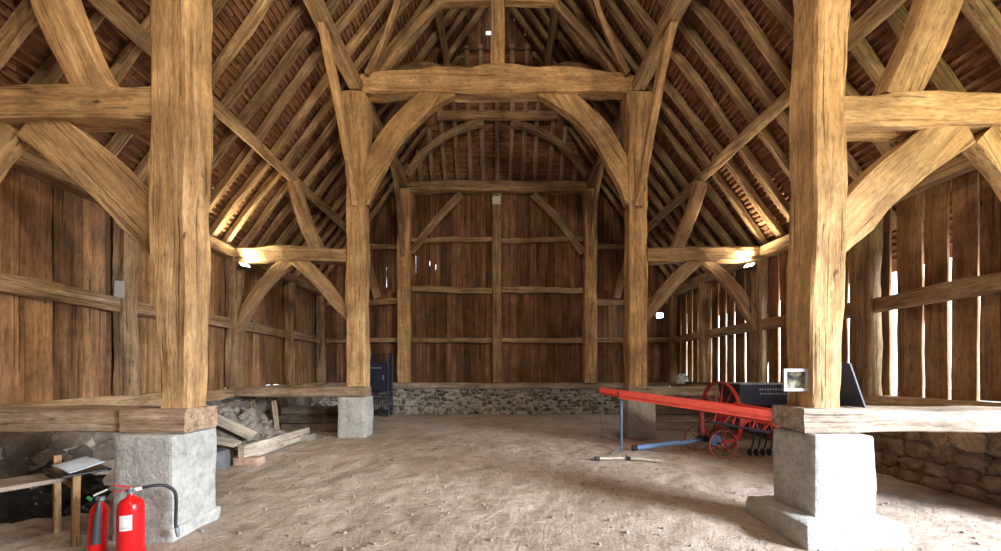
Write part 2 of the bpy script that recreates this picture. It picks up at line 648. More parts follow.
# the tiled roof: laths and tiles course by course -------------------------
def roof_side(name, sx):
    mb = MB()
    th = math.atan(SL)
    D = V((-sx*math.cos(th), 0, math.sin(th)))          # up the slope
    NO = V((sx*math.sin(th), 0, math.cos(th)))          # outwards
    P0 = V((sx*6.75, 0, zr(6.75)))+NO*.10
    Ltot = 6.75/math.cos(th)
    gauge = .112
    ncs = int(Ltot/gauge)
    for kx in range(ncs+1):
        s0 = kx*gauge
        p = P0+D*s0
        ym = ymax(p.x)+.05
        # lath
        a = R.uniform(-.006, .006)
        vs = []
        y_ = YB
        while y_ < ym-.2:
            y2 = min(y_+R.uniform(1.2, 1.9), ym)
            if ym-y2 < .4: y2 = ym
            vs = []
            for yy in (y_, y2-.004):
                for (ds, dn) in ((a-.022, -.012), (a+.022, -.012), (a+.022, .014), (a-.022, .014)):
                    q = p+D*ds+NO*dn
                    vs.append((q.x, yy, q.z))
            mb.add(vs, [(0,1,5,4), (1,2,6,5), (2,3,7,6), (3,0,4,7), (3,2,1,0), (4,5,6,7)], 1)
            y_ = y2
        # tiles hung on the lath
        y_ = YB+(.08 if kx % 2 else 0)
        while y_ < ym:
            fine = y_ > 2.0
            w = .165 if fine else .66
            j = R.uniform(-.006, .006)
            l0, l1 = -gauge-.09+R.uniform(-.008, .008), .012
            y2 = min(y_+w-.004, ym+.1)
            vs = []
            t_ = R.uniform(-.004, .004)
            for yy, tw in ((y_, t_), (y2, -t_)):
                for (ds, dn) in ((l0, .048+tw+j), (l1, .016+tw), (l1, .030+tw), (l0, .062+tw+j)):
                    q = p+D*ds+NO*dn
                    vs.append((q.x, yy, q.z))
            mb.add(vs, [(0,1,5,4), (3,0,4,7), (3,2,1,0), (4,5,6,7), (1,2,6,5)], 0)
            y_ += w
    # outer skin of tiles, one sheet
    ys = []
    for (xa, xb, y1a, y1b) in ((6.9, 3.34, 13.35, 13.35), (3.34, .917, 13.3, 11.42), (.917, 0, 11.42, 11.42)):
        vs = []
        for x_, yy in ((xa, YB-.2), (xb, YB-.2), (xb, y1b), (xa, y1a)):
            q = V((sx*x_, 0, zr(x_)))+NO*.175
            vs.append((q.x, yy, q.z))
        mb.add(vs, [(0, 1, 2, 3)], 0)
    return struct(mb.build(name, [M_TILE, M_LATH]))
roof_side('ceiling_left', -1)
roof_side('ceiling_right', 1)
mb = MB()
ha = math.atan(1/HK)
D = V((0, -math.cos(ha), math.sin(ha)))
NO = V((0, math.sin(ha), math.cos(ha)))
P0 = V((0, HY, HZ))+NO*.10
gauge = .112
for kx in range(-2, int((GZ-HZ)/math.sin(ha)/gauge)+1):
    p = P0+D*(kx*gauge)
    hw = max(.3, (RIDGE-p.z)/SL)+.12
    vs = []
    for xx in (-hw, hw):
        for (ds, dn) in ((-.022, -.012), (.022, -.012), (.022, .014), (-.022, .014)):
            q = p+D*ds+NO*dn
            vs.append((xx, q.y, q.z))
    mb.add(vs, [(0,1,5,4), (1,2,6,5), (2,3,7,6), (3,0,4,7), (3,2,1,0), (4,5,6,7)], 1)
    x_ = -hw-(.08 if kx % 2 else 0)
    while x_ < hw:
        vs = []
        j = R.uniform(-.006, .006)
        for xx in (x_, x_+.161):
            for (ds, dn) in ((-gauge-.09, .048+j), (.012, .016), (.012, .03), (-gauge-.09, .062+j)):
                q = p+D*ds+NO*dn
                vs.append((xx, q.y, q.z))
        mb.add(vs, [(0,1,5,4), (3,0,4,7), (3,2,1,0), (4,5,6,7), (1,2,6,5)], 0)
        x_ += .165
vs = []
for (x_, z_) in ((-3.75, HZ-.3), (3.75, HZ-.3), (1.05, GZ+.05), (-1.05, GZ+.05)):
    q = V((x_, hip_y(z_), z_))+NO*.175
    vs.append(q)
mb.add(vs, [(0, 1, 2, 3)], 0)
struct(mb.build('ceiling_end', [M_TILE, M_LATHX]))

# ------------------------------------------------------------------ plinths and sole plates
def block(name, c, d, mat, seed, bev=.03, amp=.012, parent=None, cuts=7):
    bm = bmesh.new()
    bmesh.ops.create_cube(bm, size=1)
    bmesh.ops.scale(bm, vec=d, verts=bm.verts)
    bmesh.ops.bevel(bm, geom=list(bm.edges), offset=bev, segments=2, profile=.6, affect='EDGES')
    bmesh.ops.subdivide_edges(bm, edges=list(bm.edges), cuts=cuts, use_grid_fill=True)
    for v in bm.verts:
        q = v.co
        k = amp*(1.5*nz(q.x*2.2+seed, q.y*2.2, q.z*2.2)+.8*nz(q.x*7+seed, q.y*7, q.z*7))
        v.co = q+q.normalized()*k
    bm.verts.index_update()
    o = mesh_obj(name, [v.co.copy() for v in bm.verts], [tuple(v.index for v in f.verts) for f in bm.faces], mat, parent, None, True, V(c))
    bm.free()
    return o

# near left
e = empty('plinth', (-3.36, 3.89, 0), 'pale squared stone plinth at left behind the two red fire extinguishers', 'plinth')
block('block', (0, 0, .50), (.57, .58, 1.02), M_PLINTH, 1.0, parent=e)
block('footing', (.0, -.0, .03), (.60, .62, .20), M_PLINTH, 2.0, amp=.03, parent=e)
# near right
e = empty('plinth', (3.32, 3.90, 0), 'bright white stone plinth on a stepped footing at right foreground', 'plinth')
block('block', (0, 0, .60), (.58, .56, .82), M_PLINTH, 3.0, parent=e)
block('footing', (-.04, -.02, .06), (.92, .86, .32), M_PLINTH, 4.0, amp=.03, parent=e)
# middle frame
tag(block('plinth', (-3.20, 8.62, .58), (.60, .58, .92), M_PLINTH, 5.0, .04, .016), 'smaller stone plinth beside the rubble heap, under the middle left post', 'plinth')
tag(block('plinth', (3.18, 8.62, .58), (.62, .58, .92), M_PLINTH, 6.0, .04, .016), 'stone plinth behind the red trough, under the middle right post', 'plinth')

X1, Y1, Z1 = (1, 0, 0), (0, 1, 0), (0, 0, 1)
timber('sole_block', line((-3.66, D1+.0, 1.135), (-3.03, D1, 1.135), 6), .44, .235, Y1, M_PAD, 'short oak pad block between the near left post and its plinth', 'beam', .008)
timber('sole_plate', line((-5.95, D1+.02, 1.13), (-3.675, D1+.02, 1.135)), .42, .22, Y1, M_PAD, 'weathered sole plate running from left edge to the near left plinth', 'beam', .012)
timber('sole_plate', line((3.00, D1+.02, 1.13), (5.95, D1+.02, 1.13)), .44, .225, Y1, M_OLD, 'sunlit pale sole plate running right from the white stone plinth', 'beam', .016)
timber('sole_plate', line((-5.95, D2, 1.14), (-2.92, D2, 1.16)), .40, .215, Y1, M_PAD, 'tan sole plate above the rubble heap at left', 'beam', .018)
timber('sole_plate', line((2.92, D2, 1.16), (5.95, D2, 1.14)), .40, .215, Y1, M_OLD, 'grey sole plate over stacked timbers behind the red trough', 'beam', .018)

# ------------------------------------------------------------------ arcade posts
def foot_taper(w, h):
    return lambda t: (w, h*min(1.0, .30+t*2.6), 0, 0)
def post(loc, w, d, z0, z1, jowl, label, lean=0.0, wob=.025, sd=0.0, foot=0.0):
    x, y = loc
    def prof(t):
        z = z0+(z1-z0)*t
        W = w*(1.0+.10*nz(z*.7, sd)+.06*nz(z*2.3, sd)-foot*max(0, 1-(z-z0)/1.5))
        Dp = d*(1.0+.08*nz(z*.8, sd+5)-foot*.5*max(0, 1-(z-z0)/1.5))
        q = max(0.0, (z-jowl)/(z1-jowl)) if z1 > jowl else 0
        q = q*q*(3-2*q)
        return (W+q*.10, Dp+q*.14, wob*nz(z*.5, sd+2), -q*.04)
    return timber('arcade_post', line((x, y, z0), (x+lean, y, z1), 44), w, d, X1, M_OAK, label, 'post', .016, prof, .10)
post((-3.22, D1), .385, .34, 1.25, 7.79, 6.6, 'thick near arcade post at left, standing above the fire extinguishers', .0, .045, 1.3, .36)
post((3.27, D1+.01), .335, .34, 1.235, 7.79, 6.6, 'thick near arcade post at right, with a framed picture on its flank', .06, .03, 4.7, .10)
post((-3.15, D2), .43, .36, 1.26, 7.75, 6.0, 'tall arcade post at left of the open middle truss', .0, .02, 7.9)
post((3.14, D2), .42, .36, 1.26, 7.75, 6.0, 'tall arcade post at right of the open middle truss, behind the red trough', .0, .02, 9.2)
post((-3.13, D3-.22), .42, .34, 1.23, 7.65, 6.4, 'tall post at left of the boarded end wall', .0, .02, 12.2)
post((3.13, D3-.22), .42, .34, 1.23, 7.65, 6.4, 'tall post at right of the boarded end wall', .0, .02, 15.6)
timber('wall_stud', line((0, D3-.13, 1.23), (0, D3-.13, 7.62), 30), .30, .22, X1, M_BEAM, 'centre post of the end wall with a pale plaque at its head', 'post', .012)

# longitudinal plates
for sx, nm in ((-1, 'left'), (1, 'right')):
    timber('arcade_plate', line((sx*3.12, YB+.2, 7.92), (sx*3.12, D3-.08, 7.92), 60), .27, .26, X1, M_BEAM, 'heavy arcade plate resting on the post heads on the %s' % nm, 'beam', .016)
    timber('wall_plate', line((sx*5.97, YB+.2, 4.28), (sx*5.97, D3-.08, 4.28), 60), .26, .24, X1, M_BEAM, 'wall plate along the top of the %s aisle boards' % nm, 'beam', .016)
    timber('purlin', line((sx*4.65, 1.0, zr(4.65)-.29), (sx*4.65, 12.9, zr(4.65)-.29), 60), .20, .20, (1, 0, -sx*SL), M_BEAM, 'side purlin under the lower rafters of the %s roof slope' % nm, 'beam', .018)
    timber('collar_purlin', line((sx*1.42, 2.5, zr(1.42)-.32), (sx*1.42, 11.55, zr(1.42)-.32), 40), .16, .16, X1, M_BEAM, 'slim upper purlin carried by the collar on the %s' % nm, 'beam', .014)
    timber('sill_beam', line((sx*5.98, 3.7 if sx > 0 else YB+.2, 1.12), (sx*5.98, D3-.25, 1.14), 50), .30, .20, X1, M_BEAM, 'sill beam at the foot of the %s aisle boards' % nm, 'beam', .016)
    # mid rails of the aisle wall, bay by bay
    for (a, b_, t) in (((3.75 if sx > 0 else .2), D1+2.06, 'in the near bay'), (D1+2.34, D2-.15, 'just short of the middle truss'), (D2+.15, 10.78, 'just beyond the middle truss'), (11.02, D3-.2, 'at the far corner')):
        timber('wall_rail', line((sx*6.0, a, 2.67), (sx*6.0, b_, 2.67)), .17, .22, X1, M_BEAM, 'rail across the %s aisle boards %s' % (nm, t), 'beam', .016)
    for (y, w, t) in ((D1+2.2, .26, 'midway along the near bay'), (D2, .32, 'in line with the middle truss'), (10.9, .2, 'midway along the far bay'), (D3-.2, .26, 'in the far corner'), (D1, .32, 'in line with the near arcade posts')):
        timber('aisle_post', line((sx*5.95, y, 1.23), (sx*5.95, y, 4.16), 18), .22, w, X1, M_BEAM, 'upright post of the %s aisle wall %s' % (nm, t), 'post', .016)

# aisle ties, braces and struts of the near and middle frames
for D, tn, hi in ((D1, 'near', 4.27), (D2, 'middle', 4.21)):
    for sx, nm in ((-1, 'left'), (1, 'right')):
        dz = (-.07 if (D == D1 and sx > 0) else 0)
        m = M_OAK if D == D1 else M_BEAM
        timber('aisle_tie', line((sx*3.36, D, hi+dz), (sx*5.93, D, hi+dz), 20, (0, 0, .03)), .30, .31, Y1, m, 'aisle tie beam joining the %s arcade post to the %s wall' % (tn, nm), 'beam', .02)
        bw = .42 if D == D1 else .30
        timber('arch_brace', bez((sx*3.36, D, 2.75), (sx*3.74, D, 3.52), (sx*(4.72 if D == D1 else 4.56), D, 4.16+dz)), .17, bw, Y1, m, 'curved brace from the %s arcade post up to the %s aisle tie' % (tn, nm), 'brace', .012, foot_taper(.17, bw))
        timber('arch_brace', bez((sx*5.84, D, 2.50), (sx*5.60, D, 3.45), (sx*(4.95 if D == D1 else 4.68), D, 4.12+dz)), .15, bw*.85, Y1, m, 'curved brace from the %s wall up to the %s aisle tie' % (nm, tn), 'brace', .012, foot_taper(.15, bw*.85))
        timber('raking_strut', line((sx*4.06, D, hi+.15+dz), (sx*(4.66 if D == D1 else 4.60), D, 5.88), 10, (sx*.05, 0, 0)), .18, .36 if D == D1 else .27, Y1, m, 'raking strut standing on the %s %s aisle tie' % (tn, nm), 'strut', .014)

# open middle truss
def tprof(t):
    k = 1-abs(2*t-1)
    return (.34, .42+.26*k**1.3+.03*nz(t*7, 1.1), 0, -.02*nz(t*5, 3))
timber('tie_beam', line((-3.02, D2-.05, 8.0), (3.02, D2-.05, 8.0), 40, (0, 0, .11)), .34, .5, Y1, M_OAK, 'great cambered tie beam across the middle truss', 'beam', .025, tprof)
for sx, nm in ((-1, 'left'), (1, 'right')):
    timber('arch_brace', bez((sx*2.95, D2-.03, 5.35), (sx*2.76, D2-.03, 7.10), (sx*1.05, D2-.03, 8.02), 22), .18, .47, Y1, M_OAK, 'broad curved brace under the %s end of the great tie beam' % nm, 'brace', .014, foot_taper(.18, .47))
    timber('queen_strut', line((sx*2.86, D2+.02, 8.16), (sx*1.30, D2+.02, 9.98), 14, (sx*.05, 0, 0)), .15, .18, Y1, M_BEAM, 'straight sloping strut from the %s end of the great tie beam to the collar' % nm, 'strut', .014)
    timber('wind_brace', bez((sx*2.86, D2-.25, 8.16), (sx*1.95, D2-.7, 9.1), (sx*1.46, D2-1.75, 9.95), 16), .11, .19, X1, M_BEAM, 'thin curved wind brace rising toward the viewer at the %s end of the great tie' % nm, 'brace', .014)
    timber('wind_brace', bez((sx*2.80, D2+.30, 8.20), (sx*2.05, D2+.9, 9.6), (sx*1.48, D2+2.1, 9.98), 16), .10, .22, X1, M_BEAM, 'dark curved wind brace behind the %s end of the great tie' % nm, 'brace', .014)
    # braces from posts to arcade plate
    timber('plate_brace', bez((sx*3.14, D2-.16, 5.30), (sx*3.16, D2-.62, 6.5), (sx*3.12, D2-1.85, 7.84), 18), .13, .20, X1, M_OAK, 'slender brace from the middle %s post forward to its plate' % nm, 'brace', .012)
    timber('plate_brace', bez((sx*3.14, D2+.18, 5.60), (sx*3.14, D2+.65, 7.2), (sx*3.12, D2+1.75, 7.84), 14), .13, .20, X1, M_BEAM, 'brace from the middle %s post back to its plate' % nm, 'brace', .012)
    timber('plate_brace', bez((sx*3.14, D3-.38, 5.45), (sx*3.14, D3-.70, 7.2), (sx*3.12, D3-1.75, 7.84), 16), .13, .20, X1, M_BEAM, 'curved brace from the end wall %s post to its plate' % nm, 'brace', .012)
timber('collar_beam', line((-1.38, D2+.02, 10.02), (-.16, D2+.02, 10.08), 8), .2, .22, Y1, M_OAK, 'collar beam left of the central strut above the great tie', 'beam', .012)
timber('collar_beam', line((.19, D2+.02, 10.08), (1.38, D2+.02, 10.02), 8), .2, .22, Y1, M_OAK, 'collar beam right of the central strut above the great tie', 'beam', .012)
timber('king_strut', line((.02, D2, 8.36), (.02, D2, 11.0), 16), .31, .20, X1, M_OAK, 'central upright strut standing on the great tie beam', 'strut', .014)

# end wall frame
timber('tie_beam', line((-3.0, D3-.20, 7.80), (3.0, D3-.20, 7.80), 30, (0, 0, .04)), .30, .34, Y1, M_BEAM, 'tie beam across the top of the boarded end wall', 'beam', .016)
timber('sill_beam', line((-5.8, D3-.12, 1.13), (5.8, D3-.12, 1.13), 50), .34, .19, Y1, M_OLD, 'grey sill beam on the flint plinth of the end wall', 'beam', .012)
for z, t in ((6.08, 'upper'), (4.38, 'middle'), (2.67, 'lower')):
    for xa, xb, nm in ((-2.9, -.16, 'left'), (.16, 2.9, 'right')):
        dz = R.uniform(-.04, .04)
        timber('wall_rail', line((xa, D3-.11, z+dz), (xb, D3-.11, z-dz), 18), .15, .20 if t == 'middle' else .15, Y1, M_BEAM, '%s rail of the end wall, %s of the centre post' % (t, nm), 'beam', .018)
for z, t in ((5.84, 'upper'), (3.97, 'middle'), (2.67, 'lower')):
    for sx, nm in ((-1, 'left'), (1, 'right')):
        xe = 4.75 if t == 'upper' else 5.80
        timber('wall_rail', line((sx*3.36, D3-.11, z), (sx*xe, D3-.11, z+R.uniform(-.05, .05)), 14), .15, .20 if t == 'middle' else .15, Y1, M_BEAM, '%s rail of the end wall in the %s aisle' % (t, nm), 'beam', .018)
for sx, nm in ((-1, 'left'), (1, 'right')):
    timber('wall_brace', line((sx*2.90, D3-.17, 5.60), (sx*1.22, D3-.17, 7.60), 14, (sx*.06, 0, .05)), .13, .24, Y1, M_BEAM, 'diagonal brace in the upper %s corner of the end wall' % nm, 'brace', .014)
    timber('raking_strut', line((sx*4.06, D3-.14, 4.09), (sx*4.58, D3-.14, 5.98), 10), .12, .24, Y1, M_BEAM, 'raking strut on the end wall in the %s aisle' % nm, 'strut', .014)

# collar and arched braces in front of the hip
timber('collar_beam', line((-1.88, 12.0, 9.68), (1.88, 12.0, 9.68), 20), .16, .22, Y1, M_BEAM, 'collar beam of the arched truss before the hip rafters', 'beam', .014)
for sx, nm in ((-1, 'left'), (1, 'right')):
    timber('arch_brace', bez((sx*.45, 12.1, 9.50), (sx*1.95, 12.15, 9.35), (sx*2.92, 12.35, 7.99), 18), .14, .20, Y1, M_BEAM, '%s half of the arch below the far collar' % nm, 'brace', .014)

# ------------------------------------------------------------------ rafters
ORD = ['', 'first', 'second', 'third', 'fourth', 'fifth', 'sixth', 'seventh', 'eighth', 'ninth', 'tenth', 'eleventh', 'twelfth', 'thirteenth', 'fourteenth', 'fifteenth']
th = math.atan(SL)
for sx, nm in ((-1, 'left'), (1, 'right')):
    for k in range(-13, 9):
        y = D2+.06+.475*(k+.5)+R.uniform(-.04, .04)
        if y > 12.85: continue
        xt = .06
        if y > gy-.05:
            zt = HZ+(HY-.12-y)/HK
            xt = max(.06, (RIDGE-zt)/SL)
        xb = 6.42
        p0, p1 = V((sx*xb, y, zr(xb))), V((sx*xt, y+R.uniform(-.06, .06), zr(xt)))
        nn = 40
        wv = R.uniform(0, 50)
        path = []
        for i in range(nn+1):
            t = i/nn
            q = p0.lerp(p1, t)
            q.y += .10*nz(t*3.4, wv)+.035*nz(t*10, wv+3)
            path.append(q)
        w_ = R.uniform(.095, .14)
        n_ = k+1 if k >= 0 else -k
        lab = '%s rafter %s the middle truss on the %s roof slope' % (ORD[n_], 'beyond' if k >= 0 else 'in front of', nm)
        def rp(t, w_=w_, wv=wv):
            return (w_*(1.08-.25*t+.12*nz(t*6, wv+9)), .125, 0, 0)
        timber('rafter', path, w_, .125, Y1, M_RAFT, lab, 'rafter', .010, rp, .16, group='rafters of the %s roof slope' % nm)
for k in range(-6, 7):
    x = .44*k+R.uniform(-.03, .03)
    zt = min(GZ, zr(x)-.06)
    if zt < HZ+.3: continue
    lab = 'hip-end rafter in the middle of the row' if k == 0 else '%s hip-end rafter %s of the middle one' % (ORD[abs(k)], 'left' if k < 0 else 'right')
    timber('hip_rafter', line((x, hip_y(HZ-.05), HZ-.05), (x+R.uniform(-.05, .05), hip_y(zt), zt), 18, (R.uniform(-.04, .04), 0, 0)), .135, .11, X1, M_PAD, lab, 'rafter', .010, group='rafters of the hip end')

# ------------------------------------------------------------------ lamps fixed in the barn, and added fill spots
def floodlight(loc, aim, label, lens, sz=.16):
    d = (V(aim)-V(loc)).normalized()
    e = bpy.data.objects.new('floodlight', None)
    COL.objects.link(e)
    e.location = loc
    e.rotation_euler = d.to_track_quat('Z', 'Y').to_euler()
    tag(e, label, 'lamp')
    mb = MB()
    mb.box((0, 0, -.03), (sz*1.3, sz, .06), bev=.012)
    for i in range(6):
        mb.box((-sz*.55+i*sz*.22, 0, -.075), (.008, sz*.9, .035))
    mb.build('housing', M_HOUSING, e)
    mb = MB()
    mb.box((0, 0, .004), (sz*1.12, sz*.82, .012), bev=.004)
    mb.build('lens', lens, e)
    mb = MB()
    mb.tube([(-sz*.72, 0, -.03), (-sz*.72, 0, -.14), (sz*.72, 0, -.14), (sz*.72, 0, -.03)], .008, 6)
    mb.build('bracket', M_HOUSING, e)
    return e

def spot(loc, aim, power, col, ang=150, blend=.8, size=.12):
    l = bpy.data.lights.new('flood_and_fill_beam', 'SPOT')
    l.energy = power
    l.color = col
    l.spot_size = math.radians(ang)
    l.spot_blend = blend
    l.shadow_soft_size = size
    o = bpy.data.objects.new('flood_and_fill_beam', l)
    COL.objects.link(o)
    o.location = V(loc)+(V(aim)-V(loc)).normalized()*.12
    o.rotation_euler = (V(aim)-V(loc)).to_track_quat('-Z', 'Y').to_euler()
    return o
WARM = (1.0, .83, .54)
L1 = ((-5.66, D2-.10, 4.0), (-3.9, D2-1.2, 6.6))
L2 = ((5.66, D2-.10, 3.99), (3.9, D2-1.2, 6.6))
floodlight(*L1, 'small floodlight glowing yellow at the left aisle wall head', M_LENS)
floodlight(*L2, 'small floodlight glowing yellow at the right aisle wall head', M_LENS)
floodlight((5.45, 12.72, 3.48), (0, 8.0, 2.5), 'bright white lamp in the far right aisle corner', M_LENSW, .19)
spot(*L1, 330, WARM, 165)
spot(*L2, 330, WARM, 165)
spot((5.45, 12.72, 3.48), (0, 8.0, 2.5), 60, (.9, 1, .95), 150)
# unseen floodlight in the viewer's bay, then two added fill spots
L3 = ((5.3, 1.6, 3.6), (3.9, 4.4, 4.6))
L4 = ((4.6, -2.2, 5.2), (-3.6, 6.0, 6.6))
spot(*L3, 130, (1, .90, .45), 160)
spot(*L4, 900, WARM, 95, .9)  # added fill from the right, brightens left timbers and roof; no fitting
spot((0, -1.0, 7.6), (0, 10, 6.0), 640, (1.0, .80, .56), 150, .8, .4)  # added front fill high over the viewer, no lamp there
# wire hanging from the right-hand lamp
mb = MB()
mb.tube([(5.60, D2-.24, 4.02+.0), (5.57, D2-.25, 3.75), (5.60, D2-.25, 3.4), (5.58, D2-.24, 3.2), (5.62, D2-.22, 2.9)], .008, 6)
tag(mb.build('lamp_cable', M_BLACK), 'black cable dangling below the right aisle floodlight', 'cable')

# ------------------------------------------------------------------ daylight
w = bpy.data.worlds.new('sky')
SC.world = w
w.use_nodes = True
bg = w.node_tree.nodes['Background']
bg.inputs[0].default_value = (.86, .93, 1.0, 1)
bg.inputs[1].default_value = 3.2
l = bpy.data.lights.new('doorway_daylight', 'AREA')
l.shape = 'RECTANGLE'
l.size, l.size_y = 4.2, 4.0
l.energy = 4300
l.color = (.88, .94, 1.0)
o = bpy.data.objects.new('doorway_daylight', l)
COL.objects.link(o)
o.location = (12.6, -2.6, 4.4)
o.rotation_euler = (V((0, 4.4, .9))-V(o.location)).to_track_quat('-Z', 'Y').to_euler()

# ------------------------------------------------------------------ camera
cam = bpy.data.cameras.new('camera')
cam.sensor_width = 36
cam.lens = F/1001*36
cam.shift_x = (500.5-VX)/1001
cam.shift_y = (VY-275.5)/1001
cam.clip_start = .05
co = bpy.data.objects.new('camera', cam)
COL.objects.link(co)
co.location = (0, 0, CZ)
co.rotation_euler = (PI/2, 0, 0)
SC.camera = co
vs_ = SC.view_settings
vs_.view_transform = 'Standard'
vs_.look = 'None'
vs_.gamma = 1
vs_.exposure = 0.68
vs_.use_curve_mapping = False
SC.cycles.use_denoising = True
SC.cycles.max_bounces = 8
SC.cycles.diffuse_bounces = 5
SC.cycles.sample_clamp_indirect = 6

# THINGS_BELOW
def part(mb, name, mat, e, smooth=False):
    b = V(e.location)
    return mesh_obj(name, [v-b for v in mb.v], mb.f, mat, e, mb.m, smooth)
def smooth_by_angle(o, deg=40):
    me = o.data
    me.polygons.foreach_set('use_smooth', [True]*len(me.polygons))
    try:
        me.set_sharp_from_angle(angle=math.radians(deg))
    except Exception:
        pass
    return o

# ------------------------------------------------------------------ fire extinguishers
b0 = V((-3.18, 3.30, fz(-3.18, 3.30)+.012))
e = empty('fire_extinguisher', b0, 'large red fire extinguisher with a white label and black hose, beside the left plinth', 'fire extinguisher')
mb = MB()
mb.lathe([(.080, .012), (.090, .02), (.092, .05), (.091, .42), (.085, .465), (.066, .497), (.035, .515), (.025, .53), (.025, .545)], n=40)
smooth_by_angle(mb.build('cylinder', M_EXT, e))
mb = MB()
mb.lathe([(.100, 0), (.102, .01), (.098, .05), (.093, .055), (.06, .055)], n=36)
smooth_by_angle(mb.build('foot_ring', M_EXT, e))
mb = MB()
vs, fs = [], []
for i in range(13):
    a = math.radians(-68-27+54*i/12)
    for z in (.255, .385):
        vs.append((.0925*math.cos(a), .0925*math.sin(a), z))
for i in range(12):
    fs.append((2*i, 2*i+2, 2*i+3, 2*i+1))
mb.add(vs, fs)
lb = mb.build('label', M_WHITE, e)
mb = MB()
for r_ in (3,):
    for i in range(6):
        a = math.radians(-68-20+7*i)
        q = V((.0932*math.cos(a), .0932*math.sin(a), .365-.028*r_))
        mb.box(q, (.002, .009, .006), Matrix.Rotation(a, 3, 'Z'))
mb.build('print', plain('grey_ink', (.35, .38, .45), .7), lb)
mb = MB()
mb.lathe([(.02, .54), (.024, .545), (.024, .585), (.015, .59), (.012, .60)], n=16)
mb.box((0, 0, .57), (.075, .03, .025), bev=.006)
mb.build('valve', M_STEEL, e)
rz = Matrix.Rotation(math.radians(205), 3, 'Z')
mb = MB()
mb.box(rz @ V((.055, 0, .583)), (.12, .02, .008), rz @ Matrix.Rotation(math.radians(8), 3, 'Y'), bev=.003)
mb.box(rz @ V((.05, 0, .615)), (.13, .022, .008), rz @ Matrix.Rotation(math.radians(-16), 3, 'Y'), bev=.003)
mb.build('lever', M_EXT, e)
mb = MB()
hp = [V((.03, .02, .575)), V((.10, .07, .59)), V((.17, .14, .575)), V((.215, .19, .51)), V((.225, .20, .42)), V((.222, .20, .30)), V((.225, .195, .20)), V((.235, .195, .16))]
pts = []
for i in range(len(hp)-1):
    p_, q_, r_, t_ = hp[max(0, i-1)], hp[i], hp[i+1], hp[min(len(hp)-1, i+2)]
    for k in range(5):
        u = k/5
        pts.append(.5*((2*q_)+(r_-p_)*u+(2*p_-5*q_+4*r_-t_)*u*u+(3*q_-p_-3*r_+t_)*u**3))
pts.append(hp[-1])
mb.tube(pts, .0135, 12)
h_ = smooth_by_angle(mb.build('hose', M_BLACK, e))
mb = MB()
mb.tube([hp[-1]+V((0, 0, .01)), hp[-1]+V((.006, 0, -.03)), hp[-1]+V((.015, 0, -.075))], [.016, .018, .012], 12)
mb.build('nozzle', M_STEEL, h_)
mb = MB()
mb.tube([(.02, .013, .575), (.06, .042, .582)], .017, 12)
mb.build('collar', M_WHITE, e)

b0 = V((-3.52, 3.34, fz(-3.52, 3.34)+.01))
e = empty('fire_extinguisher', b0, 'smaller red fire extinguisher with a black discharge horn, left of the bigger one', 'fire extinguisher')
mb = MB()
rt = Matrix.Rotation(math.radians(4), 3, 'Y')
mb.lathe([(.052, 0), (.062, .008), (.064, .03), (.064, .36), (.060, .40), (.045, .435), (.024, .455), (.02, .475)], n=32, rot=rt)
smooth_by_angle(mb.build('cylinder', M_EXT, e))
mb = MB()
mb.box(rt @ V((0, 0, .49)), (.06, .035, .04), bev=.006)
mb.tube([rt @ V((.02, -.02, .49)), rt @ V((.05, -.045, .495))], .012, 10)
mb.build('valve', M_STEEL, e)
ra = Matrix.Rotation(math.radians(20), 3, 'Z')
mb = MB()
mb.box(V((.025, .01, .540)), (.10, .024, .016), ra @ Matrix.Rotation(math.radians(-25), 3, 'Y'), bev=.004)
mb.build('lever', M_WHITE, e)
mb = MB()
mb.box(V((.03, .01, .505)), (.11, .02, .012), ra, bev=.003)
mb.build('carrying_handle', M_BLACK, e)
mb = MB()
mb.tube([rt @ V((.05, -.045, .495)), (.085, -.06, .47), (.085, -.062, .42), (.075, -.06, .37), (.062, -.058, .20), (.058, -.058, .12)], [.012, .013, .018, .024, .028, .031], 14)
smooth_by_angle(mb.build('horn', plain('dark_grey_rubber', (.06, .065, .075), .45), e))
mb = MB()
mb.box((-.03, -.03, .50), (.045, .006, .025), Matrix.Rotation(.5, 3, 'Y'))
mb.build('safety_tag', M_GREEN, e)

# ------------------------------------------------------------------ bench, paper, black sheeting at left
A, B = V((-3.89, 3.50, 0)), V((-4.43, 3.82, 0))
dd = V((-.51, -.86, 0))*1.35
e = empty('trestle_bench', (-4.2, 3.66, 0), 'rough grey plank bench with bare pine uprights left of the fire extinguishers', 'bench')
for P, zt in ((A, .68), (B, .775), (A+dd, .66), (B+dd, .66)):
    z0 = fz(P.x, P.y)-.01
    timber('leg', line((P.x, P.y, z0), (P.x+.01, P.y, zt), 8), .062, .05, (.86, -.51, 0), M_PINE, rough=.003, parent=None).parent = e
mid = (A+B)/2
for nm, pa, pb, w, h, m in (('top_plank', mid+V((-.02, -.01, .615)), mid+dd*1.05+V((0, 0, .60)), .40, .04, M_OLD),
                            ('cross_rail', A+V((-.03, .02, .57)), B+V((.03, -.02, .57)), .03, .07, M_PINE),
                            ('cross_rail', A+dd+V((-.03, .02, .56)), B+dd+V((.03, -.02, .56)), .03, .07, M_PINE)):
    X_ = (V(pb)-V(pa)).normalized()
    timber(nm, line(pa, pb, 10), w, h, V((0, 0, 1)).cross(X_), m, rough=.004).parent = e
bpy.context.view_layer.update()
for c in e.children:
    c.matrix_parent_inverse = Matrix.Translation(-V(e.location))

